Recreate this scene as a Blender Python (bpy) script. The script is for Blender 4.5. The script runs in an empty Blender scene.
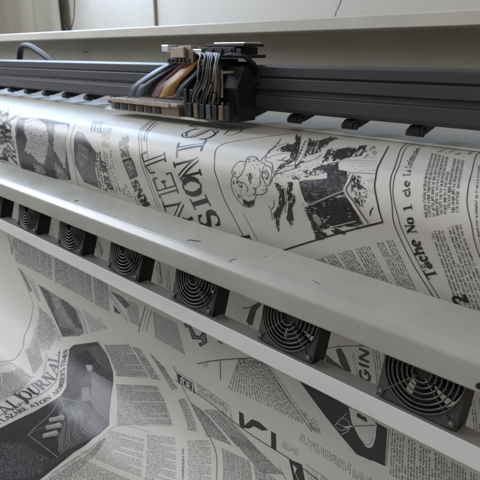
import bpy, bmesh, math, random
import bisect
from mathutils import Vector, Matrix, noise
from mathutils.geometry import tessellate_polygon
random.seed(7)
PI = math.pi
sc = bpy.context.scene
COL = sc.collection
H = 1.30                                   # eye height above the floor; the rest of the file works in eye-relative metres

# ------------------------------------------------------------------ camera
f = 520.0
vx, vy = -588.0, 187.0
th = math.atan2(vy, f)
az = math.atan2(-vx, f*math.cos(th)+vy*math.sin(th))
Fh = Vector((-math.cos(az), math.sin(az), 0))
R = Vector((math.sin(az), math.cos(az), 0))
F = Fh*math.cos(th)+Vector((0, 0, -math.sin(th)))
U = R.cross(F)
cam = bpy.data.cameras.new('camera'); camo = bpy.data.objects.new('camera', cam); COL.objects.link(camo)
M = Matrix.Identity(4)
for i in range(3):
    M[i][0], M[i][1], M[i][2] = R[i], U[i], -F[i]
M[2][3] = H
camo.matrix_world = M
cam.sensor_width = 36; cam.lens = 36*f/480; cam.clip_start = .02; cam.clip_end = 100
cam.dof.use_dof = True; cam.dof.focus_distance = .92; cam.dof.aperture_fstop = 9.0
sc.camera = camo

def ray(px, py): return R*(px-240)+U*(240-py)+F*f
def at(px, py, Y):
    d = ray(px, py); return d*(Y/d.y)

# ------------------------------------------------------------------ materials
def mat(name, col, rough=.5, metal=0, var=.06, scale=30, bump=0, bscale=200, spec=.5, stretch=(1, 1, 1), coat=0):
    m = bpy.data.materials.new(name); m.use_nodes = True
    nt = m.node_tree; N = nt.nodes; L = nt.links; b = N['Principled BSDF']
    tc = N.new('ShaderNodeTexCoord'); mp = N.new('ShaderNodeMapping'); mp.inputs['Scale'].default_value = stretch
    L.new(tc.outputs['Object'], mp.inputs['Vector'])
    no = N.new('ShaderNodeTexNoise'); no.inputs['Scale'].default_value = scale; no.inputs['Detail'].default_value = 5
    L.new(mp.outputs[0], no.inputs['Vector'])
    cr = N.new('ShaderNodeValToRGB')
    cr.color_ramp.elements[0].position = .3; cr.color_ramp.elements[1].position = .7
    cr.color_ramp.elements[0].color = tuple(c*(1-var) for c in col)+(1,)
    cr.color_ramp.elements[1].color = tuple(min(1, c*(1+var)) for c in col)+(1,)
    L.new(no.outputs['Fac'], cr.inputs['Fac']); L.new(cr.outputs[0], b.inputs['Base Color'])
    mr = N.new('ShaderNodeMapRange'); mr.inputs['To Min'].default_value = max(.03, rough-.07); mr.inputs['To Max'].default_value = min(1, rough+.09)
    L.new(no.outputs['Fac'], mr.inputs['Value']); L.new(mr.outputs[0], b.inputs['Roughness'])
    b.inputs['Metallic'].default_value = metal; b.inputs['Specular IOR Level'].default_value = spec
    b.inputs['Coat Weight'].default_value = coat
    if bump:
        n2 = N.new('ShaderNodeTexNoise'); n2.inputs['Scale'].default_value = bscale; n2.inputs['Detail'].default_value = 3
        L.new(mp.outputs[0], n2.inputs['Vector'])
        bp = N.new('ShaderNodeBump'); bp.inputs['Strength'].default_value = bump; bp.inputs['Distance'].default_value = .002
        L.new(n2.outputs['Fac'], bp.inputs['Height']); L.new(bp.outputs[0], b.inputs['Normal'])
    return m

m_paper = mat('paper', (.63, .612, .565), .5, var=.025, scale=6, bump=.12, bscale=9, spec=.5)
m_ink = mat('ink_black', (.022, .021, .024), .38, var=.25, scale=60, spec=.5)
m_ink2 = mat('ink_grey', (.17, .165, .165), .4, var=.35, scale=45)
m_ink3 = mat('ink_light_grey', (.36, .35, .34), .42, var=.2, scale=40)
m_text = mat('ink_text', (.055, .053, .055), .42, var=.2, scale=80)
m_violet = mat('ink_violet', (.042, .036, .062), .28, var=.5, scale=16, spec=.6)
m_vio2 = mat('ink_violet_grey', (.085, .078, .098), .3, var=.35, scale=22, spec=.6)
m_tint = mat('ink_tint', (.47, .455, .43), .42, var=.05, scale=120)
m_white = mat('paper_white', (.62, .60, .565), .42, var=.03, scale=8)
m_cover = mat('cover_paint', (.44, .435, .40), .27, var=.09, scale=9, bump=.012, bscale=420, spec=.5)
m_scuff = mat('scuff', (.05, .045, .04), .7)
m_bar = mat('brushed_aluminium', (.88, .87, .86), .38, metal=.15, var=.06, scale=25, stretch=(.15, 1, 1), bump=.05, bscale=120)
m_flange = mat('bare_aluminium_shaded', (.42, .405, .39), .33, metal=.55, var=.12, scale=30, stretch=(.1, 1, 1))  # bare metal, toned down for shade under the cover and dark fan reflections
m_fan = mat('fan_housing', (.014, .0135, .015), .5, var=.3, scale=40, bump=.05, spec=.25)
m_fanface = mat('fan_flange', (.075, .071, .069), .45, metal=.4, var=.2, scale=40)
m_guard = mat('guard_wire', (.13, .122, .118), .45, metal=.8, var=.2)
m_screw = mat('screw_zinc', (.22, .205, .19), .42, metal=.85, var=.3, scale=300)
m_beam = mat('beam_anodised', (.050, .050, .055), .42, metal=.25, var=.08, scale=12, stretch=(.2, 1, 1))
m_black = mat('black_plastic', (.014, .014, .015), .45, var=.2, spec=.3)
m_rubber = mat('rubber', (.03, .03, .032), .7)
m_plate = mat('platen_steel', (.62, .61, .58), .4, metal=.1, var=.06, scale=20, stretch=(.2, 1, 1))
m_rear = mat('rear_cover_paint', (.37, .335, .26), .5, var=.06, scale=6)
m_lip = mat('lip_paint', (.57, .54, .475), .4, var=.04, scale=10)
m_wall = mat('wall_paint', (.53, .495, .425), .75, var=.035, scale=3, bump=.06, bscale=60)
m_curt = mat('curtain_cloth', (.46, .435, .36), .85, var=.2, scale=4, stretch=(3, 1, .2))
m_tan = mat('tan_metal', (.17, .12, .085), .4, metal=.3, var=.2)
m_beige = mat('beige_plastic', (.34, .28, .215), .5, var=.25)
m_yel = mat('ribbon_yellow', (.36, .19, .02), .5, var=.15, scale=80)
m_red = mat('ribbon_maroon', (.115, .024, .032), .5, var=.2, scale=80)
m_blue = mat('ribbon_blue', (.022, .036, .056), .5, var=.2, scale=80)
m_silver = mat('silver', (.75, .75, .76), .25, metal=.8)

for m in (m_yel, m_red, m_blue):
    nt = m.node_tree; N = nt.nodes; b = N['Principled BSDF']; wv = N.new('ShaderNodeTexWave'); wv.inputs['Scale'].default_value = 130; wv.inputs['Distortion'].default_value = .4
    tc = N.new('ShaderNodeTexCoord'); mx = N.new('ShaderNodeMix'); mx.data_type = 'RGBA'; mx.blend_type = 'MULTIPLY'; mx.inputs['Factor'].default_value = .55
    src = b.inputs['Base Color'].links[0].from_socket
    nt.links.new(tc.outputs['Object'], wv.inputs['Vector']); nt.links.new(src, mx.inputs['A']); nt.links.new(wv.outputs['Color'], mx.inputs['B']); nt.links.new(mx.outputs['Result'], b.inputs['Base Color'])
# ------------------------------------------------------------------ mesh builder
class MB:
    def __init__(s): s.v = []; s.f = []; s.m = []; s.sm = []
    def face(s, idx, mi=0, smooth=False): s.f.append(idx); s.m.append(mi); s.sm.append(smooth)
    def box(s, lo, hi, mi=0, X=None):
        n = len(s.v)
        for z in (lo[2], hi[2]):
            for y in (lo[1], hi[1]):
                for x in (lo[0], hi[0]):
                    p = Vector((x, y, z)); s.v.append(X @ p if X else p)
        for q in ((0, 2, 3, 1), (4, 5, 7, 6), (0, 1, 5, 4), (2, 6, 7, 3), (0, 4, 6, 2), (1, 3, 7, 5)):
            s.face([n+i for i in q], mi)
        return s
    def extrude(s, prof, x0, x1, mi=0, smooth=False, closed=True, nx=1):
        n = len(s.v); k = len(prof)
        for i in range(nx+1):
            x = x0+(x1-x0)*i/nx
            for (y, z) in prof: s.v.append(Vector((x, y, z)))
        for i in range(nx):
            for j in range(k if closed else k-1):
                a = n+i*k+j; b = n+i*k+(j+1) % k
                s.face([a, b, b+k, a+k], mi, smooth)
        if closed:
            s.face([n+j for j in range(k)][::-1], mi); s.face([n+nx*k+j for j in range(k)], mi)
        return s
    def tube(s, pts, r, n=8, mi=0, closed=False):
        pts = [Vector(p) for p in pts]; base = len(s.v); K = len(pts)
        for i, p in enumerate(pts):
            a = pts[(i-1) % K] if (closed or i > 0) else p
            b = pts[(i+1) % K] if (closed or i < K-1) else p
            t = (b-a).normalized()
            u = t.cross(Vector((0, 0, 1)) if abs(t.z) < .9 else Vector((1, 0, 0))).normalized(); w = t.cross(u)
            rr = r[i] if isinstance(r, (list, tuple)) else r
            for j in range(n):
                q = 2*PI*j/n; s.v.append(p+u*math.cos(q)*rr+w*math.sin(q)*rr)
        for i in range(K if closed else K-1):
            for j in range(n):
                a = base+i*n+j; b = base+i*n+(j+1) % n; k2 = ((i+1) % K)
                c = base+k2*n+(j+1) % n; d = base+k2*n+j
                s.face([a, b, c, d], mi, True)
        if not closed:
            s.face([base+j for j in range(n)][::-1], mi); s.face([base+(K-1)*n+j for j in range(n)], mi)
        return s
    def cyl(s, a, b, r, n=20, mi=0): return s.tube([a, b], r, n, mi)
    def ribbon(s, pts, side, w, t=.0012, mi=0):
        n = len(s.v); side = Vector(side).normalized(); pts = [Vector(p) for p in pts]
        for i, p in enumerate(pts):
            a = pts[max(0, i-1)]; b = pts[min(len(pts)-1, i+1)]
            nr = (b-a).normalized().cross(side).normalized()*t
            for q in (p-side*w/2-nr, p+side*w/2-nr, p+side*w/2+nr, p-side*w/2+nr): s.v.append(q)
        for i in range(len(pts)-1):
            for j in range(4):
                a = n+i*4+j; b = n+i*4+(j+1) % 4
                s.face([a, b, b+4, a+4], mi, True)
        s.face([n+3, n+2, n+1, n]); k = n+4*(len(pts)-1); s.face([k, k+1, k+2, k+3])
        return s
    def build(s, name, mats, parent=None, bevel=0, X=None, raw=False):
        me = bpy.data.meshes.new(name)
        off = Vector((0, 0, 0 if raw else H))
        me.from_pydata([tuple((X @ v if X else v)+off) for v in s.v], [], s.f)
        for m in (mats if isinstance(mats, (list, tuple)) else [mats]): me.materials.append(m)
        me.polygons.foreach_set('material_index', s.m); me.polygons.foreach_set('use_smooth', s.sm)
        me.update()
        o = bpy.data.objects.new(name, me); COL.objects.link(o)
        if bevel:
            b = o.modifiers.new('edge', 'BEVEL'); b.width = bevel; b.segments = 2; b.limit_method = 'ANGLE'
        if parent: o.parent = parent
        return o

def tag(o, label=None, cat=None, group=None, kind=None):
    if label: o['label'] = label
    if cat: o['category'] = cat
    if group: o['group'] = group
    if kind: o['kind'] = kind
    return o

# ------------------------------------------------------------------ the printer
printer = bpy.data.objects.new('wide_format_printer', None); COL.objects.link(printer)
tag(printer, 'long wide-format printer with grey front cover, row of black fans and dark carriage beam', 'printer')
X0, X1 = -4.2, .75

# front cover: a bent sheet, bevelled front edge
def rounded(p, r, n=5):
    out = []
    for i, c in enumerate(p):
        if i in (0, len(p)-1): out.append(c); continue
        a, b = Vector(p[i-1]), Vector(p[i+1]); c = Vector(c)
        da, db = (a-c), (b-c); rr = min(r, da.length*.45, db.length*.45)
        p0, p1 = c+da.normalized()*rr, c+db.normalized()*rr
        for k in range(n+1):
            t = k/n; q = p0*(1-t)**2+c*2*t*(1-t)+p1*t*t; out.append((q.x, q.y))
    return out
outer = rounded([(.6095, -.402), (.600, -.3985), (.600, -.3605), (.6125, -.3475), (.697, -.3352), (.699, -.352)], .004)
inner = [(.697, -.352), (.695, -.3375), (.613, -.350), (.602, -.3615), (.602, -.3965), (.6095, -.400)]
mb = MB(); mb.extrude(outer+inner, X0, X1, 0, True, nx=40)
# scuffs and scratches on the cover's top
def scuff(pts, w):
    q = []
    for (px, py) in pts:
        d = ray(px, py)
        # top plane through (.6125,-.3475) and (.697,-.3352)
        sl = (.3475-.3352)/(.697-.6125); k = (-.3475-sl*.6125)/(d.z-sl*d.y); q.append(d*k+Vector((0, 0, .0004)))
    n = len(mb.v)
    for i, p in enumerate(q):
        a = q[max(0, i-1)]; b = q[min(len(q)-1, i+1)]; t = (b-a).normalized(); s_ = Vector((-t.y, t.x, 0)).normalized()
        ww = w*(.25+.75*math.sin(PI*(i+.4)/(len(q)-.2)))
        mb.v.append(p-s_*ww); mb.v.append(p+s_*ww+Vector((0, 0, s_.y*ww*.145*2)))
    for i in range(len(q)-1): mb.face([n+2*i, n+2*i+1, n+2*i+3, n+2*i+2], 1)
scuff([(187, 241), (190, 240), (195, 241), (201, 241.5)], .0016)
scuff([(228, 262.5), (232, 260), (236, 258.6)], .0009)
scuff([(74, 201.5), (76.5, 200.5), (78, 201)], .003)
scuff([(312, 280), (316, 282.5), (321, 284.5)], .0006)
scuff([(265, 256.3), (266.4, 256.8)], .001)
cover = mb.build('front_cover', [m_cover, m_scuff], printer)
for p in cover.data.polygons: p.use_smooth = True
es = cover.modifiers.new('split', 'EDGE_SPLIT'); es.split_angle = math.radians(35)
# a cover screw at the right end
mb = MB(); c = at(479.5, 385.5, .600); mb.cyl(c+Vector((0, .002, 0)), c-Vector((0, .003, 0)), .0038, 16); mb.build('cover_screw', m_black, printer)

# fan bar (L profile)
fb = [(.600, -.5105), (.600, -.4762), (.6022, -.4762), (.6022, -.4776), (.634, -.4776), (.634, -.4806), (.6025, -.4806), (.6025, -.5105)]
mb = MB().extrude(fb, X0, X1, 0, nx=1)
for fi in range(2, 6): mb.m[fi] = 1
mb.build('fan_bar', [m_bar, m_flange], printer, bevel=.0006)

# fan: origin at the centre of its face, local -y towards the viewer
S = .060; RH = .0555; DEP = .038
def make_fan():
    mb = MB(); n = 48
    sq = []
    for i in range(n):
        t = 2*PI*i/n+PI/4; c, s_ = math.cos(t), math.sin(t); k = S/max(abs(c), abs(s_)); k = min(k, S*1.40)
        sq.append((c*k, s_*k))
    ci = [(math.cos(2*PI*i/n+PI/4)*RH, math.sin(2*PI*i/n+PI/4)*RH) for i in range(n)]
    rows = []
    for ring, y in ((ci, DEP), (ci, .0012), ([(x*1.02, z*1.02) for x, z in ci], 0), ([(x*.975, z*.975) for x, z in sq], 0), (sq, .002), (sq, DEP), (ci, DEP)):
        rows.append(len(mb.v)); mb.v += [Vector((x, y, z)) for x, z in ring]
    for a, b, mi in zip(rows, rows[1:], (0, 0, 1, 1, 0, 0)):
        for i in range(n):
            j = (i+1) % n; mb.face([a+i, b+i, b+j, a+j], mi, mi == 0 and a == rows[0])
    housing = mb.build('fan', [m_fan, m_fanface], raw=True)
    g = MB()
    for r, y in ((.0135, -.0075), (.021, -.0075), (.0285, -.0072), (.036, -.0066), (.0435, -.0055), (.0505, -.004), (.0568, -.002)):
        g.tube([(r*math.cos(2*PI*i/48), y, r*math.sin(2*PI*i/48)) for i in range(48)], .0014, 6, closed=True)
    for k in range(4):
        t = PI/4+k*PI/2; c, s_ = math.cos(t), math.sin(t)
        g.tube([(c*.008, -.0055, s_*.008), (c*.030, -.0057, s_*.030), (c*.050, -.0030, s_*.050), (c*.0585, -.0012, s_*.0585), (c*.0705, -.0012, s_*.0705)], .0012, 6)
        g.tube([(c*.0735+.0042*math.cos(q*PI/6), -.0012, s_*.0735+.0042*math.sin(q*PI/6)) for q in range(12)], .0011, 6, closed=True)
    guard = g.build('fan_guard', m_guard, housing, raw=True)
    b = MB(); b.tube([(0, .006, 0), (0, .0065, 0), (0, .034, 0)], [.019, .0225, .0225], 28)
    b.tube([(0, .0048, 0), (0, .0060, 0)], [.011, .014], 24, mi=1)
    for k in range(5):
        t0 = 2*PI*k/5+.5; n0 = len(b.v); nr, na = 5, 6
        for i in range(nr+1):
            r = .021+(.0525-.021)*i/nr
            for j in range(na+1):
                u = j/na; t = t0+u*(.76+.10*i/nr)+.25*i/nr; y = .011+.019*u-.004*math.sin(PI*u)
                b.v.append(Vector((r*math.cos(t), y, r*math.sin(t))))
        for i in range(nr):
            for j in range(na):
                a = n0+i*(na+1)+j; b.face([a, a+1, a+na+2, a+na+1], 0, True)
    imp = b.build('impeller', [m_fan, m_fanface], housing, raw=True)
    so = imp.modifiers.new('thick', 'SOLIDIFY'); so.thickness = .0014
    for x in (-.045, .045): MB().box((x-.008, .004, -S-.0052), (x+.008, .030, -S)).build('rubber_foot', m_rubber, housing, raw=True)
    # struts at the back
    s4 = MB()
    for k in range(3):
        t = .3+k*2*PI/3; s4.tube([(0, .036, 0), (math.cos(t)*.056, .036, math.sin(t)*.056)], .003, 6)
    s4.build('motor_strut', m_fan, housing, raw=True)
    for k in range(4):
        t = PI/4+k*PI/2; c, s_ = math.cos(t)*.0735, math.sin(t)*.0735
        w = MB(); w.tube([(c, .001, s_), (c, -.0028, s_), (c, -.0044, s_)], [.0036, .0036, .0022], 12); w.build('screw', m_screw, housing, raw=True)
    return housing
TILT = math.radians(17)
def copy_tree(o, parent):
    c = o.copy(); COL.objects.link(c); c.parent = parent
    for ch in list(o.children): copy_tree(ch, c)
    return c
fan0 = make_fan(); fan0.parent = printer
FX0 = -.2365; FS = .2342
for k in range(0, 9):
    o = fan0 if k == 0 else copy_tree(fan0, printer)
    o.location = (FX0-k*FS, .6065+S*math.sin(TILT), -.4738+S*math.cos(TILT)+H)
    o.rotation_euler = (-TILT, 0, 0)
    if k:                                     # each fan stopped at its own angle
        for ch in o.children:
            if ch.name.startswith('impeller'): ch.rotation_euler = (0, k*1.13, 0)

# carriage beam
bp = [(.945, -.030), (.945, -.0500), (.952, -.0505), (.952, -.0540), (.945, -.0545), (.945, -.0775), (.955, -.080), (.955, -.0905), (.945, -.093),
      (.945, -.1185), (.952, -.1275), (1.01, -.1275), (1.01, -.026), (.955, -.026)]
MB().extrude(bp, X0, X1, 0).build('carriage_beam', m_beam, printer, bevel=.0015)

# pinch clamps under the beam
def make_clamp():
    mb = MB()
    mb.box((-.0135, .006, .010), (.0135, .085, .0195)); mb.cyl((-.0145, .012, .0085), (.0145, .012, .0085), .003, 10); mb.cyl((0, -.006, .013), (0, .022, .0225), .0035, 10)
    n = len(mb.v)
    for x in (-.0125, .0125):
        for y, z in ((-.014, -.001), (-.015, .009), (-.004, .0165), (.060, .0165), (.058, .009), (.016, -.001)): mb.v.append(Vector((x, y, z)))
    mb.face([n+i for i in range(6)]); mb.face([n+11-i for i in range(6)])
    for i in range(6):
        j = (i+1) % 6; mb.face([n+j, n+i, n+6+i, n+6+j])
    o = mb.build('pinch_clamp', m_black, raw=True, bevel=.001)
    r = MB(); r.cyl((-.0170, -.004, .0030), (.0170, -.004, .0030), .0070, 18); r.build('roller', m_rubber, o, raw=True)
    return o
cl0 = make_clamp(); cl0.parent = printer
xa = at(416.5, 130, .965).x; xb = at(351, 124, .965).x; step = xb-xa
for k in range(-1, 20):
    o = cl0 if k == -1 else copy_tree(cl0, printer)
    o.location = (xa+k*step, .965, -.1465+H)

# platen plate behind the print and the nose the print is pulled over
MB().box((X0, .985, -.1690), (X1, 1.36, -.1640)).build('platen_plate', m_plate, printer, bevel=.001)

# rear cover: recessed panel with an overhanging lip
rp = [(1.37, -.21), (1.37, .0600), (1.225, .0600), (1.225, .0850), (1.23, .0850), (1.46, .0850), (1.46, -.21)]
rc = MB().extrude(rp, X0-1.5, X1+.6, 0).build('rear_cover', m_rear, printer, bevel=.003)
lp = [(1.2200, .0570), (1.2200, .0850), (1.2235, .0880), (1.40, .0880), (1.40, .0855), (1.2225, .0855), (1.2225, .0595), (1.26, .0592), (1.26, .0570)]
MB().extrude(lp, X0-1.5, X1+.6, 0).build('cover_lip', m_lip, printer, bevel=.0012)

# black hose arching behind the beam
hp = [at(19, 66, 1.16), at(20, 55, 1.16), at(21, 49, 1.16), at(24, 46, 1.16), at(30, 46.5, 1.16), at(38, 51, 1.16), at(48, 58, 1.16), at(58, 66, 1.16)]
def cr(pts, n=6):
    out = []; P = [pts[0]]+list(pts)+[pts[-1]]
    for i in range(1, len(P)-2):
        p0, p1, p2, p3 = P[i-1], P[i], P[i+1], P[i+2]
        for k in range(n):
            t = k/n
            out.append(((p1*2)+(p2-p0)*t+(p0*2-p1*5+p2*4-p3)*t*t+(p1*3-p0-p2*3+p3)*t**3)*.5)
    out.append(pts[-1]); return out
MB().tube(cr(hp), .0135, 12).build('hose', m_black, printer)
# small slot on the rear panel
c = at(86, 52, 1.37); MB().box((c.x-.02, 1.3680, c.z-.002), (c.x+.02, 1.3705, c.z+.002)).build('slot', m_black, printer)

# ---------------- print carriage
CY = .86
def P3(px, py, Y=CY): return at(px, py, Y)
car = MB()
xl, xr = P3(188, 100, .875).x, P3(236, 100, .875).x
n = len(car.v)                                     # side profile of the head body: sloping front, stepped top
prof = [(.862, -.148), (.855, -.120), (.868, -.060), (.890, -.022), (.943, -.012), (.943, -.148)]
car.extrude(prof, xl, xr-.055, 0); 
car.extrude([(.882, -.150), (.878, -.075), (.900, -.030), (.943, -.018), (.943, -.150)], xr-.054, xr, 0)
for k in range(5): car.box((xl+.012+k*.022, .8500, -.128), (xl+.024+k*.022, .872, -.080))
car.box((xl-.02, .900, -.011), (xr-.01, .99, -.003))
carriage = car.build('print_carriage', m_black, printer, bevel=.0025)
pl = MB(); xq0, xq1 = P3(115, 97, .875).x, P3(186, 100, .875).x
pl.box((xq0, .847, -.126), (xq1-.002, .935, -.119), 0)
pl.box((xq0+.03, .843, -.1275), (xq1-.03, .8465, -.117), 0)
pl.box((xq0+.012, .852, -.148), (xq1-.002, .935, -.1265), 1)
pl.box((xq0-.03, .86, -.1545), (xq1+.09, .93, -.1485), 2)
for k in range(6):
    x = xq0+.03+k*.036; pl.box((x, .8495, -.1465), (x+.024, .8515, -.130), 3)
for k in range(4):
    x = xq0+.02+k*.06; pl.cyl((x, .858, -.119), (x, .858, -.1165), .004, 10, 2)
pl.build('head_plate', [m_beige, m_tan, m_plate, m_black], carriage, bevel=.001)
def rib(name, m, p, w):
    MB().ribbon(cr([P3(x, y, Y) for x, y, Y in p], 8), (1, 0, .15), w, .0007).build(name, m, carriage)
m_olive = mat('tube_olive', (.10, .08, .045), .5, var=.3); m_grey = mat('tube_grey', (.07, .07, .075), .5, var=.3)
start = [(190, 61, .93), (193, 60.5, .926), (196, 60, .921), (199, 60, .916), (203, 59, .91), (207, 58.5, .905), (211, 58, .90), (215, 58, .896)]
kind = [m_blue, m_blue, m_black, m_red, m_red, m_yel, m_yel, m_black]
for k, (a, m) in enumerate(zip(start, kind)):
    e = 134+6.6*k; j = random.uniform(-1.2, 1.2); jj = random.uniform(-.008, .008)
    rib('ribbon_cable', m, [a, (a[0]-17+k*.5, 63.5+j, .898), (a[0]-33+k*2.2, 72+j, .874+jj), (e+5, 85+j, .859+jj), (e+j, 97+j*.3, .858)], .056 if m is not m_black else .034)
tubes = [m_black, m_tan, m_black, m_olive, m_black, m_black, m_tan, m_black, m_olive, m_black]
for k, m in enumerate(tubes):
    x0 = 193+k*2.4; j = random.uniform(-2, 2); x1 = 188+k*3.4+random.uniform(-3, 3)
    MB().tube(cr([P3(x0, 53+random.uniform(-2, 1), .905), P3(x0+7+j, 56+j*.5, .872), P3(x0+6+j*1.5, 66+j, .848), P3((x0+x1)/2+5+j, 82, .843), P3(x1, 95+random.uniform(0, 5), .846), P3(x1-1, 106, .856)], 8), random.choice((.0024, .003, .0038)), 8).build('ink_tube', m, carriage)
for k in range(7):                                   # dampers under the tubes
    x = P3(190+k*6.3, 104, .85).x; d = MB(); d.box((x-.007, .8465, -.145), (x+.007, .861, -.112)); d.cyl((x, .853, -.112), (x, .853, -.104), .004, 10); d.build('ink_damper', (m_black, m_olive, m_black, m_grey, m_black, m_tan, m_black)[k], carriage, bevel=.0012)
tb = MB(); q = P3(184, 56, .90)
tb.box((q.x-.055, .890, q.z-.018), (q.x+.045, .935, q.z+.012), 0)
tb.box((q.x-.030, .882, q.z-.004), (q.x+.020, .8895, q.z+.020), 2)
tb.box((q.x-.075, .89, q.z+.010), (q.x-.048, .92, q.z+.026), 1)
tb.box((q.x-.010, .89, q.z+.0125), (q.x+.038, .93, q.z+.024), 2)
for k in range(6): tb.box((q.x-.05+k*.015, .8865, q.z-.015), (q.x-.042+k*.015, .8895, q.z-.006), 3)
tb.build('connector_block', [m_tan, m_silver, m_beige, m_black], carriage, bevel=.0015)
sb = MB(); q = P3(221, 84, .860)
sb.box((q.x-.010, .857, q.z-.030), (q.x+.006, .8612, q.z+.030), 0)
sb.box((q.x-.010, .8613, q.z+.022), (q.x+.006, .90, q.z+.027), 0)
for zz in (-.022, .0, .018): sb.cyl((q.x-.002, .857, q.z+zz), (q.x-.002, .854, q.z+zz), .0032, 10, 2)
sb.box((q.x-.036, .856, q.z-.034), (q.x-.024, .861, q.z+.004), 1)
sb.build('side_bracket', [m_beige, m_tan, m_plate], carriage, bevel=.001)
ar = MB(); q0 = P3(204, 50, .93); q1 = P3(250, 47, .93)
ar.box((q0.x, .90, q0.z-.014), (q1.x-.02, .98, q0.z+.006), 0)
ar.box((q0.x+.03, .905, q0.z+.0065), (q1.x+.004, .975, q0.z+.012), 0)
ar.box((q0.x+.055, .910, q0.z+.0123), (q1.x+.002, .965, q0.z+.016), 1)
ar.box((q0.x-.004, .893, q0.z-.008), (q0.x+.030, .8998, q0.z+.002), 1)
for k in range(4): ar.box((q0.x+.05+k*.03, .897, q0.z-.010), (q0.x+.065+k*.03, .8995, q0.z+.002), 0)
ar.build('carriage_arm', [m_black, m_silver], carriage, bevel=.0015)
for k in range(3):
    MB().tube(cr([P3(224+3*k, 56, .90), P3(236+4*k, 54+k, .90), P3(248+3*k, 60+k*2, .92), P3(252+3*k, 72, .942), P3(253+3*k, 84, .943)], 8), .0042, 8).build('ink_tube', m_black, carriage)

# ------------------------------------------------------------------ the printed sheet
def profile():
    Z0, r, al = -.170, .056, math.radians(105.0)
    Yb, zb = .7215, -.36
    c, s_ = math.cos(al), math.sin(al)
    Cz = Z0-r; Cy = Yb+r*s_+(Cz+r*c-zb)*c/s_
    pts = [(1.10, Z0), (.98, Z0), (.86, Z0)]
    for i in range(49):
        t = al*i/48; pts.append((Cy-r*math.sin(t), Cz+r*math.cos(t)))
    y, z = pts[-1]; a = al; ds = .004
    m = -z/y
    def sm(lo, hi, x):
        u = min(1, max(0, (x-lo)/(hi-lo))); return u*u*(3-2*u)
    for i in range(700):
        m = -z/y
        a = math.radians(105+(90-105)*sm(.60, .85, m)+(38-90)*sm(1.283-.15, 1.283+.15, m)+(-14-38)*sm(1.707-.15, 1.707+.25, m))
        y -= math.cos(a)*ds; z -= math.sin(a)*ds; pts.append((y, z))
        if m > 3.5 or y < .12: break
    return pts
PR = profile(); SS = [0.0]
for (a, b) in zip(PR, PR[1:]): SS.append(SS[-1]+math.hypot(b[0]-a[0], b[1]-a[1]))
MM = [-z/y for y, z in PR]
def S_(px, py):
    d = ray(px, py); m = -d.z/d.y; best = None
    i = bisect.bisect_right(MM, m)-1
    if 0 <= i < len(MM)-1:
        t = (m-MM[i])/(MM[i+1]-MM[i]); best = (PR[i][0]+t*(PR[i+1][0]-PR[i][0]), SS[i]+t*(SS[i+1]-SS[i]))
    if best is None: best = (PR[0][0], 0.0) if m < MM[0] else (PR[-1][0], SS[-1])
    return Vector((d.x*best[0]/d.y, best[1]))
def surf(X, s, off=0.0):
    i = min(max(bisect.bisect_right(SS, s)-1, 0), len(PR)-2)
    t = (s-SS[i])/(SS[i+1]-SS[i]); a, b = PR[i], PR[i+1]
    y, z = a[0]+t*(b[0]-a[0]), a[1]+t*(b[1]-a[1])
    dy, dz = b[0]-a[0], b[1]-a[1]; L = math.hypot(dy, dz); ny, nz = -(-dz)/L*-1, -dy/L
    ny, nz = dz/L, -dy/L                       # towards the viewer / up
    k = min(1, max(0, (s-.62)/.15))
    w = k*(.0016*math.sin(X*11+s*7)+.0012*math.sin(X*23-s*19+1)) + .0004*math.sin(X*9+s*5)*min(1, max(0, (s-.3)/.1))
    o = off+w
    return Vector((X, y+ny*o, z+nz*o))
def loc_px(px, py):                            # metres on the sheet per photo pixel there
    q = S_(px, py); return surf(q.x, q.y).dot(F)/f

class Sheet:
    def __init__(s): s.mb = MB(); s.layer = 0
TONES = (.022, .042, .068, .105, .155, .215, .29, .38, .48)
m_tones = [mat('ink_tone', (t*1.0, t*.975, t*1.02 if t < .2 else t*.96), .42, var=.08, scale=50) for t in TONES]  # dark tones tinted slightly violet to stand in for a sky reflection
ST = MB(); MATS = [m_paper, m_ink, m_ink2, m_ink3, m_text, m_violet, m_white, m_vio2, m_tint]+m_tones; TN = 9
BASE, LSTEP = .00022, .00013
GS = .006; GX = .06
def clip(poly, ax, val, keep_less):
    out = []
    for i in range(len(poly)):
        a, b = poly[i-1], poly[i]
        ia, ib = (a[ax] <= val) == keep_less, (b[ax] <= val) == keep_less
        if ia != ib:
            t = (val-a[ax])/(b[ax]-a[ax]); out.append((a[0]+(b[0]-a[0])*t, a[1]+(b[1]-a[1])*t))
        if ib: out.append(b)
    return out
def emit(poly, mi, layer):
    off = BASE+layer*LSTEP; n = len(ST.v)
    for p in poly: ST.v.append(surf(p[0], p[1], off))
    ST.face(list(range(n, n+len(poly))), mi)
def conv(poly, mi, layer):                     # convex piece in sheet coordinates, cut so that it follows the bend
    s0, s1 = min(p[1] for p in poly), max(p[1] for p in poly)
    if s1-s0 < GS*1.1: strips = [poly]
    else:
        strips = []; k = math.floor(s0/GS); rest = poly
        while rest and len(rest) > 2:
            v = (k+1)*GS
            if v >= s1: strips.append(rest); break
            lo = clip(rest, 1, v, True); rest = clip(rest, 1, v, False)
            if len(lo) > 2: strips.append(lo)
            k += 1
    for q in strips:
        x0, x1 = min(p[0] for p in q), max(p[0] for p in q); GX = .016 if q[0][1] > .5 else .06
        if x1-x0 < GX*1.2: emit(q, mi, layer); continue
        k = math.floor(x0/GX); rest = q
        while rest and len(rest) > 2:
            v = (k+1)*GX
            if v >= x1: emit(rest, mi, layer); break
            lo = clip(rest, 0, v, True); rest = clip(rest, 0, v, False)
            if len(lo) > 2: emit(lo, mi, layer)
            k += 1
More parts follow.
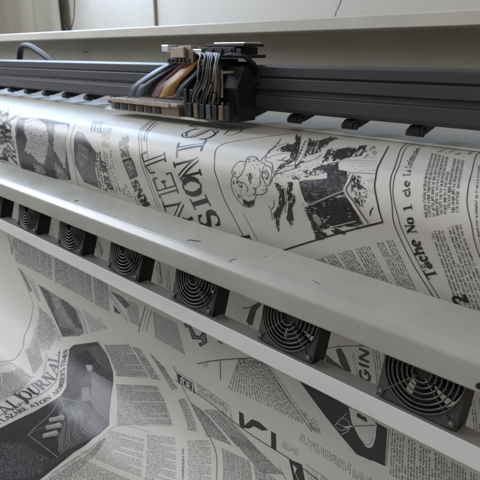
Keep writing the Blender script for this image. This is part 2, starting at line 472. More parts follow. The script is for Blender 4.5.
def poly_s(pts, mi, layer=0):
    pts = [(p[0], p[1]) for p in pts]
    for t in tessellate_polygon([[Vector((p[0], p[1], 0)) for p in pts]]):
        conv([pts[i] for i in t], mi, layer)
NP_ = [0]
def poly(px, mi, layer=0, smooth=False):
    q = [S_(*p) for p in px]; NP_[0] += 1
    if smooth:
        q = cr([q[-1]]+q+[q[0], q[1]], 3)[3:-4]
    poly_s(q, mi, layer+(NP_[0] % 24)*.04)
def glyph(c, b0, b1, top, wt=.15, mi=1, layer=3, inline=0):
    """one letter: b0-b1 its foot, top above b0"""
    b0, b1, tp = S_(*b0), S_(*b1), S_(*top); a, st = GL[c]; ex = (b1-b0)/a; ey = tp-b0; h = ey.length
    for wgt, pts in st:
        if len(pts) == 2:
            k = 6; pts = [(pts[0][0]+(pts[1][0]-pts[0][0])*i/k, pts[0][1]+(pts[1][1]-pts[0][1])*i/k) for i in range(k+1)]
        Q = [b0+ex*u+ey*v for u, v in pts]
        line_s(Q, wt*h*wgt, mi, layer)
        if inline and wgt == T_: line_s(Q, wt*h*wgt*inline, 6, layer+1)
def smooth2(pts, n=5):
    return cr([Vector(p) for p in pts], n) if len(pts) > 2 else [Vector(p) for p in pts]
def line_s(pts, w, mi=1, layer=2, taper=False):
    pts = [Vector((p[0], p[1])) for p in pts]; L = []; K = len(pts)
    for i, p in enumerate(pts):
        a, b = pts[max(0, i-1)], pts[min(K-1, i+1)]; t = (b-a)
        if t.length < 1e-9: t = Vector((1, 0))
        t.normalize(); nrm = Vector((-t.y, t.x)); ww = w/2*(math.sin(PI*(i+.35)/(K-.3)) if taper else 1)
        L.append((p+nrm*ww, p-nrm*ww))
    for (a, b), (c, d) in zip(L, L[1:]): conv([tuple(a), tuple(b), tuple(d), tuple(c)], mi, layer)
def line(px, w=1, mi=1, layer=2, smooth=True, taper=False):   # w in photo pixels
    q = [S_(*p) for p in px]; k = loc_px(*px[len(px)//2])
    line_s(smooth2(q) if smooth else q, w*k, mi, layer, taper)

# ---- lettering: a small serif alphabet made of strokes; (advance, [(weight, points)])
def arc(cx, cy, rx, ry, a0, a1, n=10):
    return [(cx+rx*math.cos(math.radians(a0+(a1-a0)*i/n)), cy+ry*math.sin(math.radians(a0+(a1-a0)*i/n))) for i in range(n+1)]
t_, T_ = .4, 1.0
def sf(x, y, w=.17): return (t_, [(x-w, y), (x+w, y)])
GL = {
 'A': (.86, [(t_, [(.12, 0), (.42, 1)]), (T_, [(.42, 1), (.74, 0)]), (t_, [(.22, .34), (.62, .34)]), sf(.12, 0, .12), sf(.74, 0, .15)]),
 'C': (.80, [(T_, arc(.42, .5, .32, .49, 110, 250)), (t_, arc(.42, .5, .32, .49, 250, 320)), (t_, arc(.42, .5, .32, .49, 110, 40)), (t_, [(.67, .95), (.67, .70)])]),
 'D': (.86, [(T_, [(.17, 0), (.17, 1)]), (t_, [(0, 1), (.4, 1)]), (t_, [(0, 0), (.4, 0)]), (T_, arc(.38, .5, .36, .5, 90, -90))]),
 'E': (.74, [(T_, [(.17, 0), (.17, 1)]), (t_, [(0, 1), (.62, 1), (.62, .78)]), (t_, [(0, 0), (.64, 0), (.64, .25)]), (t_, [(.17, .52), (.46, .52)]), (t_, [(.46, .4), (.46, .64)])]),
 'G': (.86, [(T_, arc(.42, .5, .32, .49, 110, 250)), (t_, arc(.42, .5, .32, .49, 250, 300)), (t_, arc(.42, .5, .32, .49, 110, 45)), (T_, [(.66, .05), (.66, .42)]), (t_, [(.46, .42), (.8, .42)])]),
 'I': (.46, [(T_, [(.22, 0), (.22, 1)]), sf(.22, 0, .2), sf(.22, 1, .2)]),
 'J': (.58, [(T_, [(.36, 1), (.36, .15), (.30, -.02), (.18, -.08), (.04, .02)]), sf(.36, 1, .2)]),
 'L': (.72, [(T_, [(.17, 0), (.17, 1)]), sf(.17, 1, .17), (t_, [(0, 0), (.64, 0), (.64, .3)])]),
 'M': (1.06, [(t_, [(.14, 0), (.14, 1)]), (T_, [(.14, 1), (.52, .05)]), (t_, [(.52, .05), (.9, 1)]), (T_, [(.9, 1), (.9, 0)]), sf(.14, 0, .13), sf(.9, 0, .16), sf(.08, 1, .1), sf(.94, 1, .1)]),
 'N': (.92, [(t_, [(.15, 0), (.15, 1)]), (T_, [(.15, 1), (.76, 0)]), (t_, [(.76, 0), (.76, 1)]), sf(.15, 0, .14), sf(.76, 1, .14), sf(.08, 1, .1)]),
 'O': (.90, [(T_, arc(.44, .5, .35, .5, 60, -60)), (T_, arc(.44, .5, .35, .5, 120, 240)), (t_, arc(.44, .5, .35, .5, 60, 120)), (t_, arc(.44, .5, .35, .5, 240, 300))]),
 'R': (.86, [(T_, [(.17, 0), (.17, 1)]), (t_, [(0, 1), (.42, 1)]), (T_, arc(.42, .76, .2, .24, 80, -80)), (t_, [(.17, .52), (.42, .52)]), (T_, [(.42, .52), (.76, 0)]), sf(.17, 0), sf(.8, 0, .1)]),
 'S': (.68, [(t_, [(.56, .72), (.56, .95)]), (t_, arc(.34, .76, .22, .24, 20, 110)), (T_, arc(.34, .76, .22, .24, 110, 235)+[(.42, .45)]+arc(.34, .25, .24, .26, 40, -60)), (t_, arc(.34, .25, .24, .26, -60, -160)), (t_, [(.09, .05), (.09, .3)])]),
 'T': (.80, [(T_, [(.38, 0), (.38, 1)]), (t_, [(.02, .74), (.04, 1), (.72, 1), (.74, .74)]), sf(.38, 0)]),
 'U': (.88, [(T_, [(.18, 1), (.18, .3)]+arc(.44, .3, .26, .3, 180, 270)), (t_, arc(.44, .3, .26, .3, 270, 360)+[(.70, 1)]), sf(.18, 1, .16), sf(.70, 1, .14)]),
 'V': (.86, [(T_, [(.12, 1), (.44, 0)]), (t_, [(.44, 0), (.72, 1)]), sf(.12, 1, .15), sf(.74, 1, .12)]),
 'Y': (.84, [(T_, [(.12, 1), (.42, .48)]), (t_, [(.42, .48), (.72, 1)]), (T_, [(.42, .48), (.42, 0)]), sf(.12, 1, .14), sf(.72, 1, .12), sf(.42, 0)]),
 'Z': (.78, [(t_, [(.06, .72), (.06, 1), (.66, 1)]), (T_, [(.66, 1), (.04, 0)]), (t_, [(.04, 0), (.68, 0), (.68, .28)])]),
 '1': (.56, [(T_, [(.28, 0), (.28, 1)]), (t_, [(.08, .84), (.28, 1)]), sf(.28, 0, .22)]),
 '2': (.70, [(T_, arc(.33, .72, .24, .27, 170, -30)+[(.1, .06)]), (T_, [(.06, .06), (.62, .06)]), (t_, [(.62, 0), (.62, .2)])]),
 'a': (.62, [(t_, arc(.3, .48, .18, .18, 170, 40)), (T_, [(.46, .5), (.46, .08), (.56, .02)]), (T_, arc(.27, .18, .19, .17, 60, 300))]),
 'â': (.62, [(t_, arc(.3, .48, .18, .18, 170, 40)), (T_, [(.46, .5), (.46, .08), (.56, .02)]), (T_, arc(.27, .18, .19, .17, 60, 300)), (t_, [(.12, .80), (.30, .98), (.48, .80)])]),
 'c': (.56, [(T_, arc(.3, .33, .22, .33, 80, 290)), (t_, arc(.3, .33, .22, .33, 290, 325)), (T_, arc(.42, .52, .05, .05, 0, 330, 6))]),
 'd': (.68, [(T_, [(.5, 1), (.5, .02), (.62, .02)]), (T_, arc(.28, .32, .21, .32, 50, 310)), (t_, [(.38, 1), (.5, 1)])]),
 'e': (.60, [(T_, arc(.3, .33, .23, .33, 0, 300)), (t_, [(.08, .36), (.53, .36)])]),
 'é': (.60, [(T_, arc(.3, .33, .23, .33, 0, 300)), (t_, [(.08, .36), (.53, .36)]), (t_, [(.28, .78), (.42, .95)])]),
 'f': (.44, [(T_, [(.2, 0), (.2, .8)]+arc(.32, .82, .12, .16, 180, 50, 6)), (t_, [(.04, .64), (.38, .64)]), sf(.2, 0, .14)]),
 'h': (.70, [(T_, [(.16, 0), (.16, 1)]), (t_, [(.04, 1), (.16, 1)]), (T_, arc(.36, .42, .18, .22, 160, 0)+[(.54, 0)]), sf(.16, 0, .13), sf(.54, 0, .13)]),
 'i': (.36, [(T_, [(.18, 0), (.18, .64)]), (t_, [(.05, .64), (.18, .64)]), sf(.18, 0, .14), (T_, arc(.18, .88, .05, .05, 0, 330, 6))]),
 'l': (.36, [(T_, [(.18, 0), (.18, 1)]), (t_, [(.05, 1), (.18, 1)]), sf(.18, 0, .14)]),
 'n': (.70, [(T_, [(.16, 0), (.16, .64)]), (t_, [(.04, .64), (.16, .64)]), (T_, arc(.36, .42, .18, .22, 160, 0)+[(.54, 0)]), sf(.16, 0, .13), sf(.54, 0, .13)]),
 'o': (.62, [(T_, arc(.3, .33, .23, .33, 60, -60)), (T_, arc(.3, .33, .23, .33, 120, 240)), (t_, arc(.3, .33, .23, .33, 60, 120)), (t_, arc(.3, .33, .23, .33, 240, 300))]),
 'r': (.50, [(T_, [(.16, 0), (.16, .64)]), (T_, arc(.34, .44, .16, .2, 150, 50)), sf(.16, 0, .14)]),
 's': (.50, [(T_, arc(.25, .49, .15, .16, 40, 230, 8)+arc(.25, .16, .17, .17, 60, -140, 8))]),
 't': (.42, [(T_, [(.2, .9), (.2, .1), (.3, .02), (.4, .1)]), (t_, [(.04, .64), (.38, .64)])]),
 'u': (.70, [(T_, [(.14, .64), (.14, .2)]+arc(.32, .2, .18, .19, 180, 300)), (T_, [(.54, .64), (.54, 0), (.64, 0)])]),
 '.': (.30, [(T_, arc(.12, .05, .05, .05, 0, 330, 6))]), ',': (.30, [(T_, [(.13, .06), (.12, -.06), (.06, -.16)])]),
 "'": (.30, [(T_, [(.13, 1), (.12, .8)])]), '-': (.5, [(T_, [(.08, .34), (.4, .34)])]), ' ': (.42, []),
}
def text(px, top, s, wt=.15, mi=1, layer=3, inline=0, slant=0, sans=False):
    """letters along a path traced on the sheet; top = where the top of the first letter lies"""
    P = smooth2([S_(*p) for p in px], 8); cum = [0]
    for a, b in zip(P, P[1:]): cum.append(cum[-1]+(b-a).length)
    d0 = (P[1]-P[0]).normalized(); n0 = Vector((d0.y, -d0.x)); h = abs((S_(*top)-P[0]).dot(n0))
    adv = sum(GL[c][0] for c in s); sx = cum[-1]/adv
    def pt(x, y):
        L = (x+slant*y)*sx; i = min(max(bisect.bisect_right(cum, L)-1, 0), len(P)-2)
        d = (P[i+1]-P[i]).normalized(); q = P[i]+d*(L-cum[i]); n = Vector((d.y, -d.x)); return q+n*(y*h)
    x = 0
    for c in s:
        a, st = GL[c]
        for wgt, pts in st:
            pp = [(u, v) for u, v in pts]
            if sans and wgt == t_ and len(pp) == 2 and pp[0][1] == pp[1][1] and pp[0][1] in (0, 1): continue
            if sans: wgt = T_
            if len(pp) == 2:
                k = max(1, int(math.hypot((pp[1][0]-pp[0][0])*sx, (pp[1][1]-pp[0][1])*h)/.008)); pp = [(pp[0][0]+(pp[1][0]-pp[0][0])*i/k, pp[0][1]+(pp[1][1]-pp[0][1])*i/k) for i in range(k+1)]
            Q = [pt(x+u, v) for u, v in pp]
            line_s(Q, wt*h*wgt, mi, layer)
            if inline and wgt == T_: line_s(Q, wt*h*wgt*inline, 6, layer+1)
        x += a

TINY = [  # strokes of small letters: l, o, n, e, t, i, u, d, r, s, p
 [(.35, 0, .65, 1)], [(0, 0, .28, .66), (.72, 0, 1, .66), (.28, 0, .72, .16), (.28, .5, .72, .66)], [(0, 0, .28, .66), (.7, 0, .98, .6), (.28, .5, .9, .66)],
 [(0, .05, .28, .62), (.28, 0, .9, .16), (.28, .28, .7, .4), (.28, .5, .8, .66), (.7, .34, .98, .6)], [(.3, 0, .6, .9), (.05, .52, .3, .66), (.6, .52, .9, .66), (.6, 0, .85, .14)],
 [(.35, 0, .65, .62), (.35, .74, .65, .92)], [(0, .06, .28, .66), (.7, 0, .98, .66), (.28, 0, .7, .16)], [(0, .04, .28, .62), (.7, 0, .98, 1), (.28, 0, .7, .15), (.28, .5, .7, .66)],
 [(.05, 0, .35, .66), (.35, .48, .85, .66)], [(.05, .34, .35, .62), (.35, .5, .85, .66), (.55, .06, .85, .32), (.1, 0, .55, .15)], [(0, -.25, .28, .66), (.7, .05, .98, .62), (.28, 0, .7, .15), (.28, .5, .7, .66)],
 [(0, 0, .28, .66), (.7, 0, .98, .66), (.28, 0, .7, .15)]]
def block(A, B, C, D, n, mi=4, dens=.92, hgt=.52, layer=1, para=7, ragged=True, cw=.46):
    """a column of unreadable small print; A-B the first line, D-C the last"""
    A, B, C, D = (S_(*p) for p in (A, B, C, D))
    n = max(2, n); pitch = ((D-A).length+(C-B).length)/2/n
    indent = 0; left = random.randint(3, para)
    for i in range(n):
        v = (i+.5)/n; a = A.lerp(D, v); b = B.lerp(C, v); L = (b-a).length
        if L < .004: continue
        d = (b-a)/L; up = Vector((d.y, -d.x)); cp = pitch*cw
        x = random.uniform(1.5, 3)*cp if indent else 0; indent = 0; end = L
        left -= 1
        if left <= 0 and ragged: end = L*random.uniform(.3, .85); indent = 1; left = random.randint(3, para)
        while x < end-cp:
            wl = random.choice((2, 3, 3, 4, 5, 5, 6, 7, 8, 9))
            for c in range(wl):
                if x > end-cp*.6: break
                hh = pitch*hgt*random.choice((.62, .62, .66, .7, 1.0)); w_ = cp*random.uniform(.62, .86)
                if random.random() < dens:
                    p = a+d*x-up*(pitch*.26); q = p+d*w_
                    if pitch > .0034 and mi == 4:
                        for (x0, y0, x1, y1) in random.choice(TINY):
                            A0 = p+d*(x0*cp*.86); B0 = p+d*(x1*cp*.86); u0, u1 = up*(y0*pitch*hgt), up*(y1*pitch*hgt)
                            emit([tuple(A0+u0), tuple(B0+u0), tuple(B0+u1), tuple(A0+u1)], mi, layer)
                    else: emit([tuple(p), tuple(q), tuple(q+up*hh), tuple(p+up*hh)], mi, layer)
                x += cp
            x += cp*.75

def inside(p, pl):
    r = False
    for i in range(len(pl)):
        a, b = pl[i-1], pl[i]
        if (a[1] > p[1]) != (b[1] > p[1]) and p[0] < (b[0]-a[0])*(p[1]-a[1])/(b[1]-a[1])+a[0]: r = not r
    return r
def blobs(pl, n, r0, r1, mis, layer, elong=1.6, ang=60, spread=25):
    """irregular tonal patches of a printed picture, kept inside its outline"""
    xs, ys = [p[0] for p in pl], [p[1] for p in pl]; k = 0; tries = 0
    while k < n and tries < n*30:
        tries += 1
        c = (random.uniform(min(xs), max(xs)), random.uniform(min(ys), max(ys))); r = random.uniform(r0, r1)
        t = math.radians(ang+random.uniform(-spread, spread)); m = 11; q = []
        for i in range(m):
            a = 2*PI*i/m; rr = r*random.uniform(.55, 1.15); u, v = rr*elong*math.cos(a), rr*math.sin(a)
            q.append((c[0]+u*math.cos(t)-v*math.sin(t), c[1]+u*math.sin(t)+v*math.cos(t)))
        if all(inside(p, pl) for p in q):
            poly(q, random.choice(mis), layer+(k % 4), True); k += 1
def hatch(pl, ang, gap, w, mi=1, layer=2, jit=.5, keep=.85, lmin=3, lmax=9):
    """pen strokes filling an outline"""
    xs, ys = [p[0] for p in pl], [p[1] for p in pl]; cx, cy = sum(xs)/len(xs), sum(ys)/len(ys)
    t = math.radians(ang); dx, dy = math.cos(t), math.sin(t); ext = max(max(xs)-min(xs), max(ys)-min(ys))
    v = -ext
    while v < ext:
        u = -ext
        while u < ext:
            l = random.uniform(lmin, lmax)
            a = (cx+dx*u-dy*v, cy+dy*u+dx*v); b = (a[0]+dx*l+random.uniform(-jit, jit), a[1]+dy*l+random.uniform(-jit, jit))
            m = ((a[0]+b[0])/2+random.uniform(-jit, jit)*.6, (a[1]+b[1])/2+random.uniform(-jit, jit)*.6)
            if random.random() < keep and inside(a, pl) and inside(b, pl): line([a, m, b], w*random.uniform(.6, 1.3), mi, layer, True, True)
            u += l+random.uniform(.3, 1.6)
        v += gap*random.uniform(.75, 1.25)
def etched(pl, ang, under=2, dark=1, gap=1.15, w=1.0, layer=1, light=.25):
    """a dark part of an engraving: grey ground, dense strokes that overrun its outline, a few left pale"""
    if under is not None: poly(pl, under, layer, True)
    xs, ys = [p[0] for p in pl], [p[1] for p in pl]; cx, cy = sum(xs)/len(xs), sum(ys)/len(ys)
    ext = max(max(xs)-min(xs), max(ys)-min(ys)); n = 0
    for a0, g, ww, mi, keep in ((ang, gap, w, dark, .95), (ang+35, gap*1.5, w*.9, dark, .75), (ang-8, gap*2.2, w*.5, 6, light), (ang+50, gap*3, w*.45, 6, light*.6)):
        t = math.radians(a0); dx, dy = math.cos(t), math.sin(t); v = -ext; n += 1
        while v < ext:
            u = -ext
            while u < ext:
                l = random.uniform(3, 7)
                m = (cx+dx*(u+l/2)-dy*v, cy+dy*(u+l/2)+dx*v); j = random.uniform(-.6, .6)
                if random.random() < keep and inside(m, pl):
                    line([(m[0]-dx*l/2, m[1]-dy*l/2), (m[0]-dy*j, m[1]+dx*j), (m[0]+dx*l/2, m[1]+dy*l/2)], ww*random.uniform(.6, 1.25), mi, layer+n*1.0+random.random()*.8, True, True)
                u += l*random.uniform(.55, 1.1)
            v += g*random.uniform(.75, 1.25)
def fbm(x, y, o=4): return noise.fractal(Vector((x, y, 3.7)), 1.0, 2.0, o)
def cells(pl, cell, fn, layer, whole=False):
    """a printed picture as fine dots: fn(px, py) gives the ink for each dot or None"""
    xs, ys = [p[0] for p in pl], [p[1] for p in pl]
    nx, ny = int((max(xs)-min(xs))/cell)+1, int((max(ys)-min(ys))/cell)+1; cache = {}
    x0, y0 = min(xs), min(ys); off = BASE+layer*LSTEP
    def vert(i, j):
        if (i, j) not in cache:
            q = S_(x0+i*cell, y0+j*cell); ST.v.append(surf(q.x, q.y, off)); cache[(i, j)] = len(ST.v)-1
        return cache[(i, j)]
    for j in range(ny):
        for i in range(nx):
            c = (x0+(i+.5)*cell, y0+(j+.5)*cell)
            if whole:
                if not all(inside((x0+(i+a)*cell, y0+(j+b)*cell), pl) for a in (0, 1) for b in (0, 1)): continue
            elif not inside(c, pl): continue
            mi = fn(*c)
            if mi is not None: ST.face([vert(i, j), vert(i+1, j), vert(i+1, j+1), vert(i, j+1)], mi)
def photo(pl, base, areas, cell=.5, grain=.05, nz=.10, ns=.35, layer=1, clear=False):
    def fn(x, y):
        t = base; wx, wy = x+fbm(x*.5, y*.5)*1.0, y+fbm(x*.5+9, y*.5)*1.0
        for q, tone, amp in areas:
            if inside((wx, wy), q): t = tone+amp*fbm(x*ns*1.6+5, y*ns*1.6)
        t = max(.01, t); t += nz*t**.5*fbm(x*ns, y*ns)+random.gauss(0, grain)*t**.5
        k = 0
        while k < 8 and t > (TONES[k]+TONES[k+1])/2: k += 1
        return None if clear and t > .52 else TN+k
    k = 0
    while k < 8 and base > (TONES[k]+TONES[k+1])/2: k += 1
    poly(pl, TN+k, layer-.6)
    cells(pl, cell, fn, layer+.5, True)
def engrave(pl, ang, thr=.35, cell=.30, layer=1, al=.26, ac=1.7, mi=1):
    """pen-and-ink darks: streaks of black along the stroke direction, ragged at the edge"""
    t = math.radians(ang); c, s_ = math.cos(t), math.sin(t); xs, ys = [p[0] for p in pl], [p[1] for p in pl]
    cx, cy = sum(xs)/len(xs), sum(ys)/len(ys); seed = random.random()*50
    big = [(cx+(x-cx)*1.12, cy+(y-cy)*1.12) for x, y in pl]; core = [(cx+(x-cx)*.86, cy+(y-cy)*.86) for x, y in pl]
    def fn(x, y):
        u, v = (x*c+y*s_)*al+seed, (-x*s_+y*c)*ac
        n = fbm(u, v, 3)*.75+.5*fbm(x*.28+seed, y*.28, 3)
        lim = thr if inside((x, y), core) else (thr-.12 if inside((x, y), pl) else thr-.75)
        return mi if n < lim else None
    NP_[0] += 1; cells(big, cell, fn, layer+(NP_[0] % 24)*.04)
def z(x0, y0, k, pts): return [(x0+x/k, y0+y/k) for x, y in pts]

#PRINT_BEGIN
# ===== upper face: what lies on the nose
# far left title page
text([(17, 165), (13, 140), (16, 116)], (10, 165), 'ROMA', .22)
engrave([(-3, 110), (9, 110), (7, 138), (9, 166), (-3, 163)], 125, .05, al=.3, ac=.5)
line([(22, 112), (17, 128), (16, 140), (20, 166)], .9, 3)
# dark picture with pale figures
pic = [(20, 118), (46, 119), (70, 124), (66, 138), (66, 150), (71, 180), (45, 178), (22, 170), (17, 150), (16, 135)]
Z5 = lambda p: z(0, 100, 4.364, p)
photo(pic, .045, [(Z5([(108, 88), (150, 75), (200, 108), (216, 170), (206, 230), (192, 284), (160, 262), (135, 236), (108, 222), (120, 170), (104, 130)]), .50, .42), (Z5([(130, 170), (165, 160), (190, 200), (180, 250), (150, 230)]), .52, .35),
    (Z5([(235, 108), (295, 108), (302, 150), (288, 200), (284, 300), (262, 262), (238, 222), (222, 180)]), .52, .14), (Z5([(215, 90), (240, 110), (232, 250), (210, 240)]), .13, .05), (Z5([(238, 268), (292, 330), (312, 372), (250, 342)]), .26, .15), (Z5([(145, 278), (192, 296), (198, 322), (158, 316)]), .30, .2), (Z5([(66, 80), (110, 90), (100, 130), (70, 120)]), .10, .04)], cell=.55)
# lozenge picture
line([(76, 124), (71, 138), (72, 155), (78, 186)], .9, 3)
dia = [(77, 131), (83, 133), (96, 152), (95, 170), (99, 188), (84, 182), (75, 165), (74, 146)]
photo(dia, .12, [(z(0, 100, 4.364, [(345, 190), (380, 210), (385, 260), (355, 300), (335, 250)]), .22, .14), (z(0, 100, 4.364, [(335, 150), (400, 200), (400, 230), (350, 190)]), .07, .04)], cell=.5)
block((99, 188), (94, 152), (101, 150), (108, 192), 3, 1, hgt=.75)
text([(113, 190), (109, 178), (105, 161)], (108.5, 190), 'DER ART', .24)
block((110, 192), (103, 150), (112, 150), (121, 194), 4, 4)
block((90, 132), (93, 121), (104, 122), (102, 133), 4, 4); block((102, 146), (104, 126), (113, 128), (110, 148), 4, 3)
block((121, 196), (116, 184), (126, 184), (133, 198), 4, 4)
pic2 = [(122, 160), (131, 157), (134, 163), (138, 176), (130, 180)]
photo(pic2, .06, [([(124, 162), (131, 160), (136, 172), (131, 177)], .22, .35)], cell=.45)
pic3 = [(118, 140), (128, 134), (130, 156), (121, 159)]
engrave(pic3, 75, .02, mi=2)
text([(150, 205), (143, 192), (137, 180)], (144, 207), 'RNS', .30)
block((136, 204), (130, 190), (135, 190), (142, 206), 2, 4)
# rules round the next page
for dx in (0, 2.6, 7.5):
    line([(153+dx, 119), (143+dx, 127), (138.6+dx, 140), (140+dx, 156), (146+dx, 177), (158+dx, 208)], .75 if dx else .95, 3 if dx == 7.5 else 2)
line([(174, 122), (157, 121.5), (149, 128), (144, 141)], 1.0); line([(175, 123.6), (159, 123.5), (151.5, 129), (146.5, 141)], .7, 2)
line([(166, 209), (161, 199)], .8, 2)
# NET / USIONIS in open letters
glyph('N', (191, 231), (180.5, 197), (173, 233), .17, inline=.5)
glyph('E', (178.5, 193), (170, 169), (160.5, 198), .17, inline=.5)
glyph('T', (168, 168), (164.5, 145.5), (151, 174), .17, inline=.5)
glyph('U', (231, 243), (223.5, 227.5), (213, 248), .19)
glyph('S', (222.5, 226), (213.6, 208.5), (204.5, 230), .19)
glyph('I', (211, 206.5), (204.4, 193), (196, 210.5), .18)
glyph('O', (203.4, 195), (198.8, 175), (186, 196.5), .19)
glyph('N', (201.6, 175.5), (198.3, 156), (181.5, 180), .17, inline=.35)
glyph('I', (201, 152), (207, 140.5), (177, 158.5), .17, inline=.35)
glyph('S', (206, 143.5), (221, 129), (177.5, 144), .17, inline=.4)
glyph('T', (219, 130.5), (229, 126), (189, 126.5), .15, inline=.4)
glyph('Y', (195, 222), (190, 213.5), (187.5, 225), .2)
line([(224, 135), (231, 128.5), (242, 128), (240.5, 132)], 1.1, smooth=False); line([(226, 136), (236, 134), (244, 129.6)], .9)
# framed portrait page: left, top, thick right and bottom rules
line([(240, 141), (234, 142), (221, 145.6), (216.5, 149), (214.6, 162), (214.6, 170), (218, 181), (224.6, 199.6), (233, 216), (243.7, 236.7), (250, 247)], .95)
line([(238, 141.2), (270, 136.5), (300, 133.5)], .9, 2)
line([(388.5, 146.7), (381, 161), (376, 175), (374.6, 186), (377.5, 203), (382.7, 221.7)], 1.5)
line([(383, 222), (340, 233), (300, 245), (268, 255.5), (252, 261)], 1.7)
line([(243, 213), (258, 241)], .7, 2)
text([(253, 243.5), (248.5, 234)], (245.5, 246), 'II', .26)
Z1 = lambda p: z(220, 125, 5.333, p)
ZF = lambda p: z(226, 152, 8.571, p)
ZA = lambda p: z(265, 125, 6, p)
ZB = lambda p: z(265, 170, 6, p)
Z2 = lambda p: z(300, 130, 4.8, p)
for p, w, mi in (([(305, 78), (278, 78), (266, 50), (215, 41), (180, 55), (170, 95)], .8, 4), ([(168, 84), (112, 84), (66, 130), (50, 180), (60, 202), (44, 250), (54, 320), (80, 380), (120, 430), (150, 460), (190, 472), (236, 455), (246, 405), (266, 365), (302, 366), (346, 340), (352, 300)], .75, 4),
                 ([(172, 95), (152, 150), (130, 195), (98, 230), (116, 290), (132, 302)], .75, 4), ([(120, 312), (140, 390), (152, 440)], .6, 2), ([(130, 258), (160, 270), (186, 310), (180, 344)], .8, 4), ([(208, 178), (195, 230), (218, 272)], 1.0, 4), ([(216, 190), (212, 240)], .7, 4),
                 ([(240, 308), (252, 340), (238, 372)], .8, 4), ([(288, 288), (262, 310), (250, 362)], .6, 2), ([(330, 114), (376, 130), (392, 180), (376, 250), (356, 292), (322, 240), (308, 180), (326, 122)], .75, 4), ([(342, 150), (366, 190), (352, 236), (330, 210)], .8, 4), ([(285, 140), (298, 190), (290, 230), (300, 262)], .7, 4),
                 ([(60, 202), (90, 215), (100, 232)], .7, 4), ([(150, 100), (160, 130), (150, 160)], .5, 2), ([(240, 84), (234, 70), (250, 76)], .6, 4), ([(300, 100), (318, 92), (335, 108)], .7, 4), ([(395, 100), (400, 150), (410, 200)], .6, 4), ([(300, 72), (330, 40), (380, 0)], .8, 4), ([(410, 190), (450, 180), (480, 190)], .7, 4), ([(380, 285), (400, 215), (430, 205)], .7, 4),
                 ([(240, 120), (225, 112)], .5, 2), ([(262, 100), (270, 120)], .5, 2), ([(110, 250), (128, 262), (140, 300)], .9, 4), ([(160, 350), (185, 372), (225, 375)], .5, 2), ([(310, 330), (330, 325), (345, 310)], .6, 2)):
    line(ZF(p), w, mi)
engrave(ZF([(143, 398), (190, 424), (246, 402), (242, 442), (192, 472), (150, 456)]), 20, .22, cell=.3)
for q, a, t in (([(195, 175), (222, 180), (220, 270), (198, 240)], 80, -.12), ([(98, 240), (130, 262), (140, 310), (112, 290)], 60, -.08), ([(300, 170), (345, 140), (368, 200), (340, 255), (310, 230)], 70, -.10), ([(280, 250), (340, 290), (340, 340), (290, 300)], 50, -.22), ([(228, 300), (262, 305), (258, 372), (232, 372)], 75, -.10),
                ([(60, 130), (150, 95), (150, 150), (110, 205), (62, 200)], 60, -.42), ([(50, 210), (98, 240), (120, 330), (130, 420), (80, 370)], 70, -.36), ([(172, 60), (266, 52), (276, 80), (172, 100)], 10, -.33), ([(160, 110), (290, 100), (300, 260), (240, 300), (190, 250), (140, 230)], 75, -.52)):
    engrave(ZF(q), a, t, cell=.3, mi=4)
for p in ([(0, 210), (60, 130), (98, 80)], [(20, 170), (75, 130), (150, 108)], [(10, 200), (90, 175), (150, 170)], [(0, 215), (40, 230), (50, 280)], [(60, 290), (120, 250), (180, 240), (300, 205), (335, 180)], [(70, 210), (130, 215), (150, 205)], [(40, 345), (60, 300), (150, 270), (215, 250)],
          [(110, 200), (95, 215), (130, 190)], [(300, 270), (350, 265), (385, 285)], [(345, 200), (400, 150), (470, 145)], [(320, 100), (350, 140), (400, 95), (470, 85)], [(0, 70), (150, 52)]):
    line(ZA(p), .65, 4)
for q, a, t in (([(183, 64), (217, 70), (207, 120), (202, 170), (186, 207), (164, 217), (148, 190), (165, 140), (178, 100)], 100, .42), ([(262, 82), (320, 94), (355, 90), (345, 130), (332, 165), (300, 176), (250, 186), (238, 205), (236, 180), (258, 120)], 105, .12), ([(320, 100), (395, 72), (445, 80), (395, 102), (352, 132), (330, 140)], -40, .25),
                ([(68, 152), (150, 110), (172, 118), (162, 162), (100, 162)], -25, .10), ([(58, 284), (90, 238), (150, 198), (172, 216), (100, 262)], -38, .12), ([(340, 226), (376, 150), (402, 140), (388, 190), (370, 216)], -50, .20), ([(428, 152), (485, 138), (485, 202), (398, 216), (420, 190)], -35, .25),
                ([(278, 272), (330, 244), (420, 234), (436, 214), (432, 262), (386, 286), (370, 322), (374, 292), (340, 262)], -20, .22), ([(160, 250), (200, 215), (240, 215), (190, 250)], -20, -.12), ([(150, 300), (210, 300), (215, 335), (170, 330)], 30, -.05)):
    engrave(ZA(q), a, t)
line(ZA([(258, 78), (242, 128), (222, 185), (188, 238)]), 2.6, 6, 6)
for k in range(7): engrave(ZA([(246-8*k, 96+18*k), (238-8*k, 98+18*k), (236-8*k, 110+18*k), (244-8*k, 108+18*k)]), 80, .5, layer=8)
line(ZA([(212, 72), (206, 130), (182, 235), (190, 245)]), .7, 1, 7)
for q, a in ((ZA([(60, 270), (160, 250), (330, 200), (420, 230), (380, 270), (210, 300), (60, 330)]), -18), (ZA([(240, 190), (340, 175), (330, 215), (230, 240)]), -30), (ZB([(185, 130), (205, 110), (300, 400), (250, 300)]), 75), (Z2([(200, 150), (370, 152), (370, 205), (240, 200)]), -4),
             (Z2([(330, 90), (385, 75), (368, 150), (300, 145)]), -38), (Z2([(300, 215), (362, 215), (370, 330), (330, 300)]), 55), (ZB([(90, 90), (130, 80), (135, 300), (110, 300)]), 85), (ZA([(0, 130), (100, 90), (130, 130), (40, 200)]), -40), (Z2([(110, 165), (185, 150), (150, 180), (60, 205)]), -20)):
    hatch(q, a, 1.7, .32, 2, 2, keep=.6, lmin=2, lmax=6)
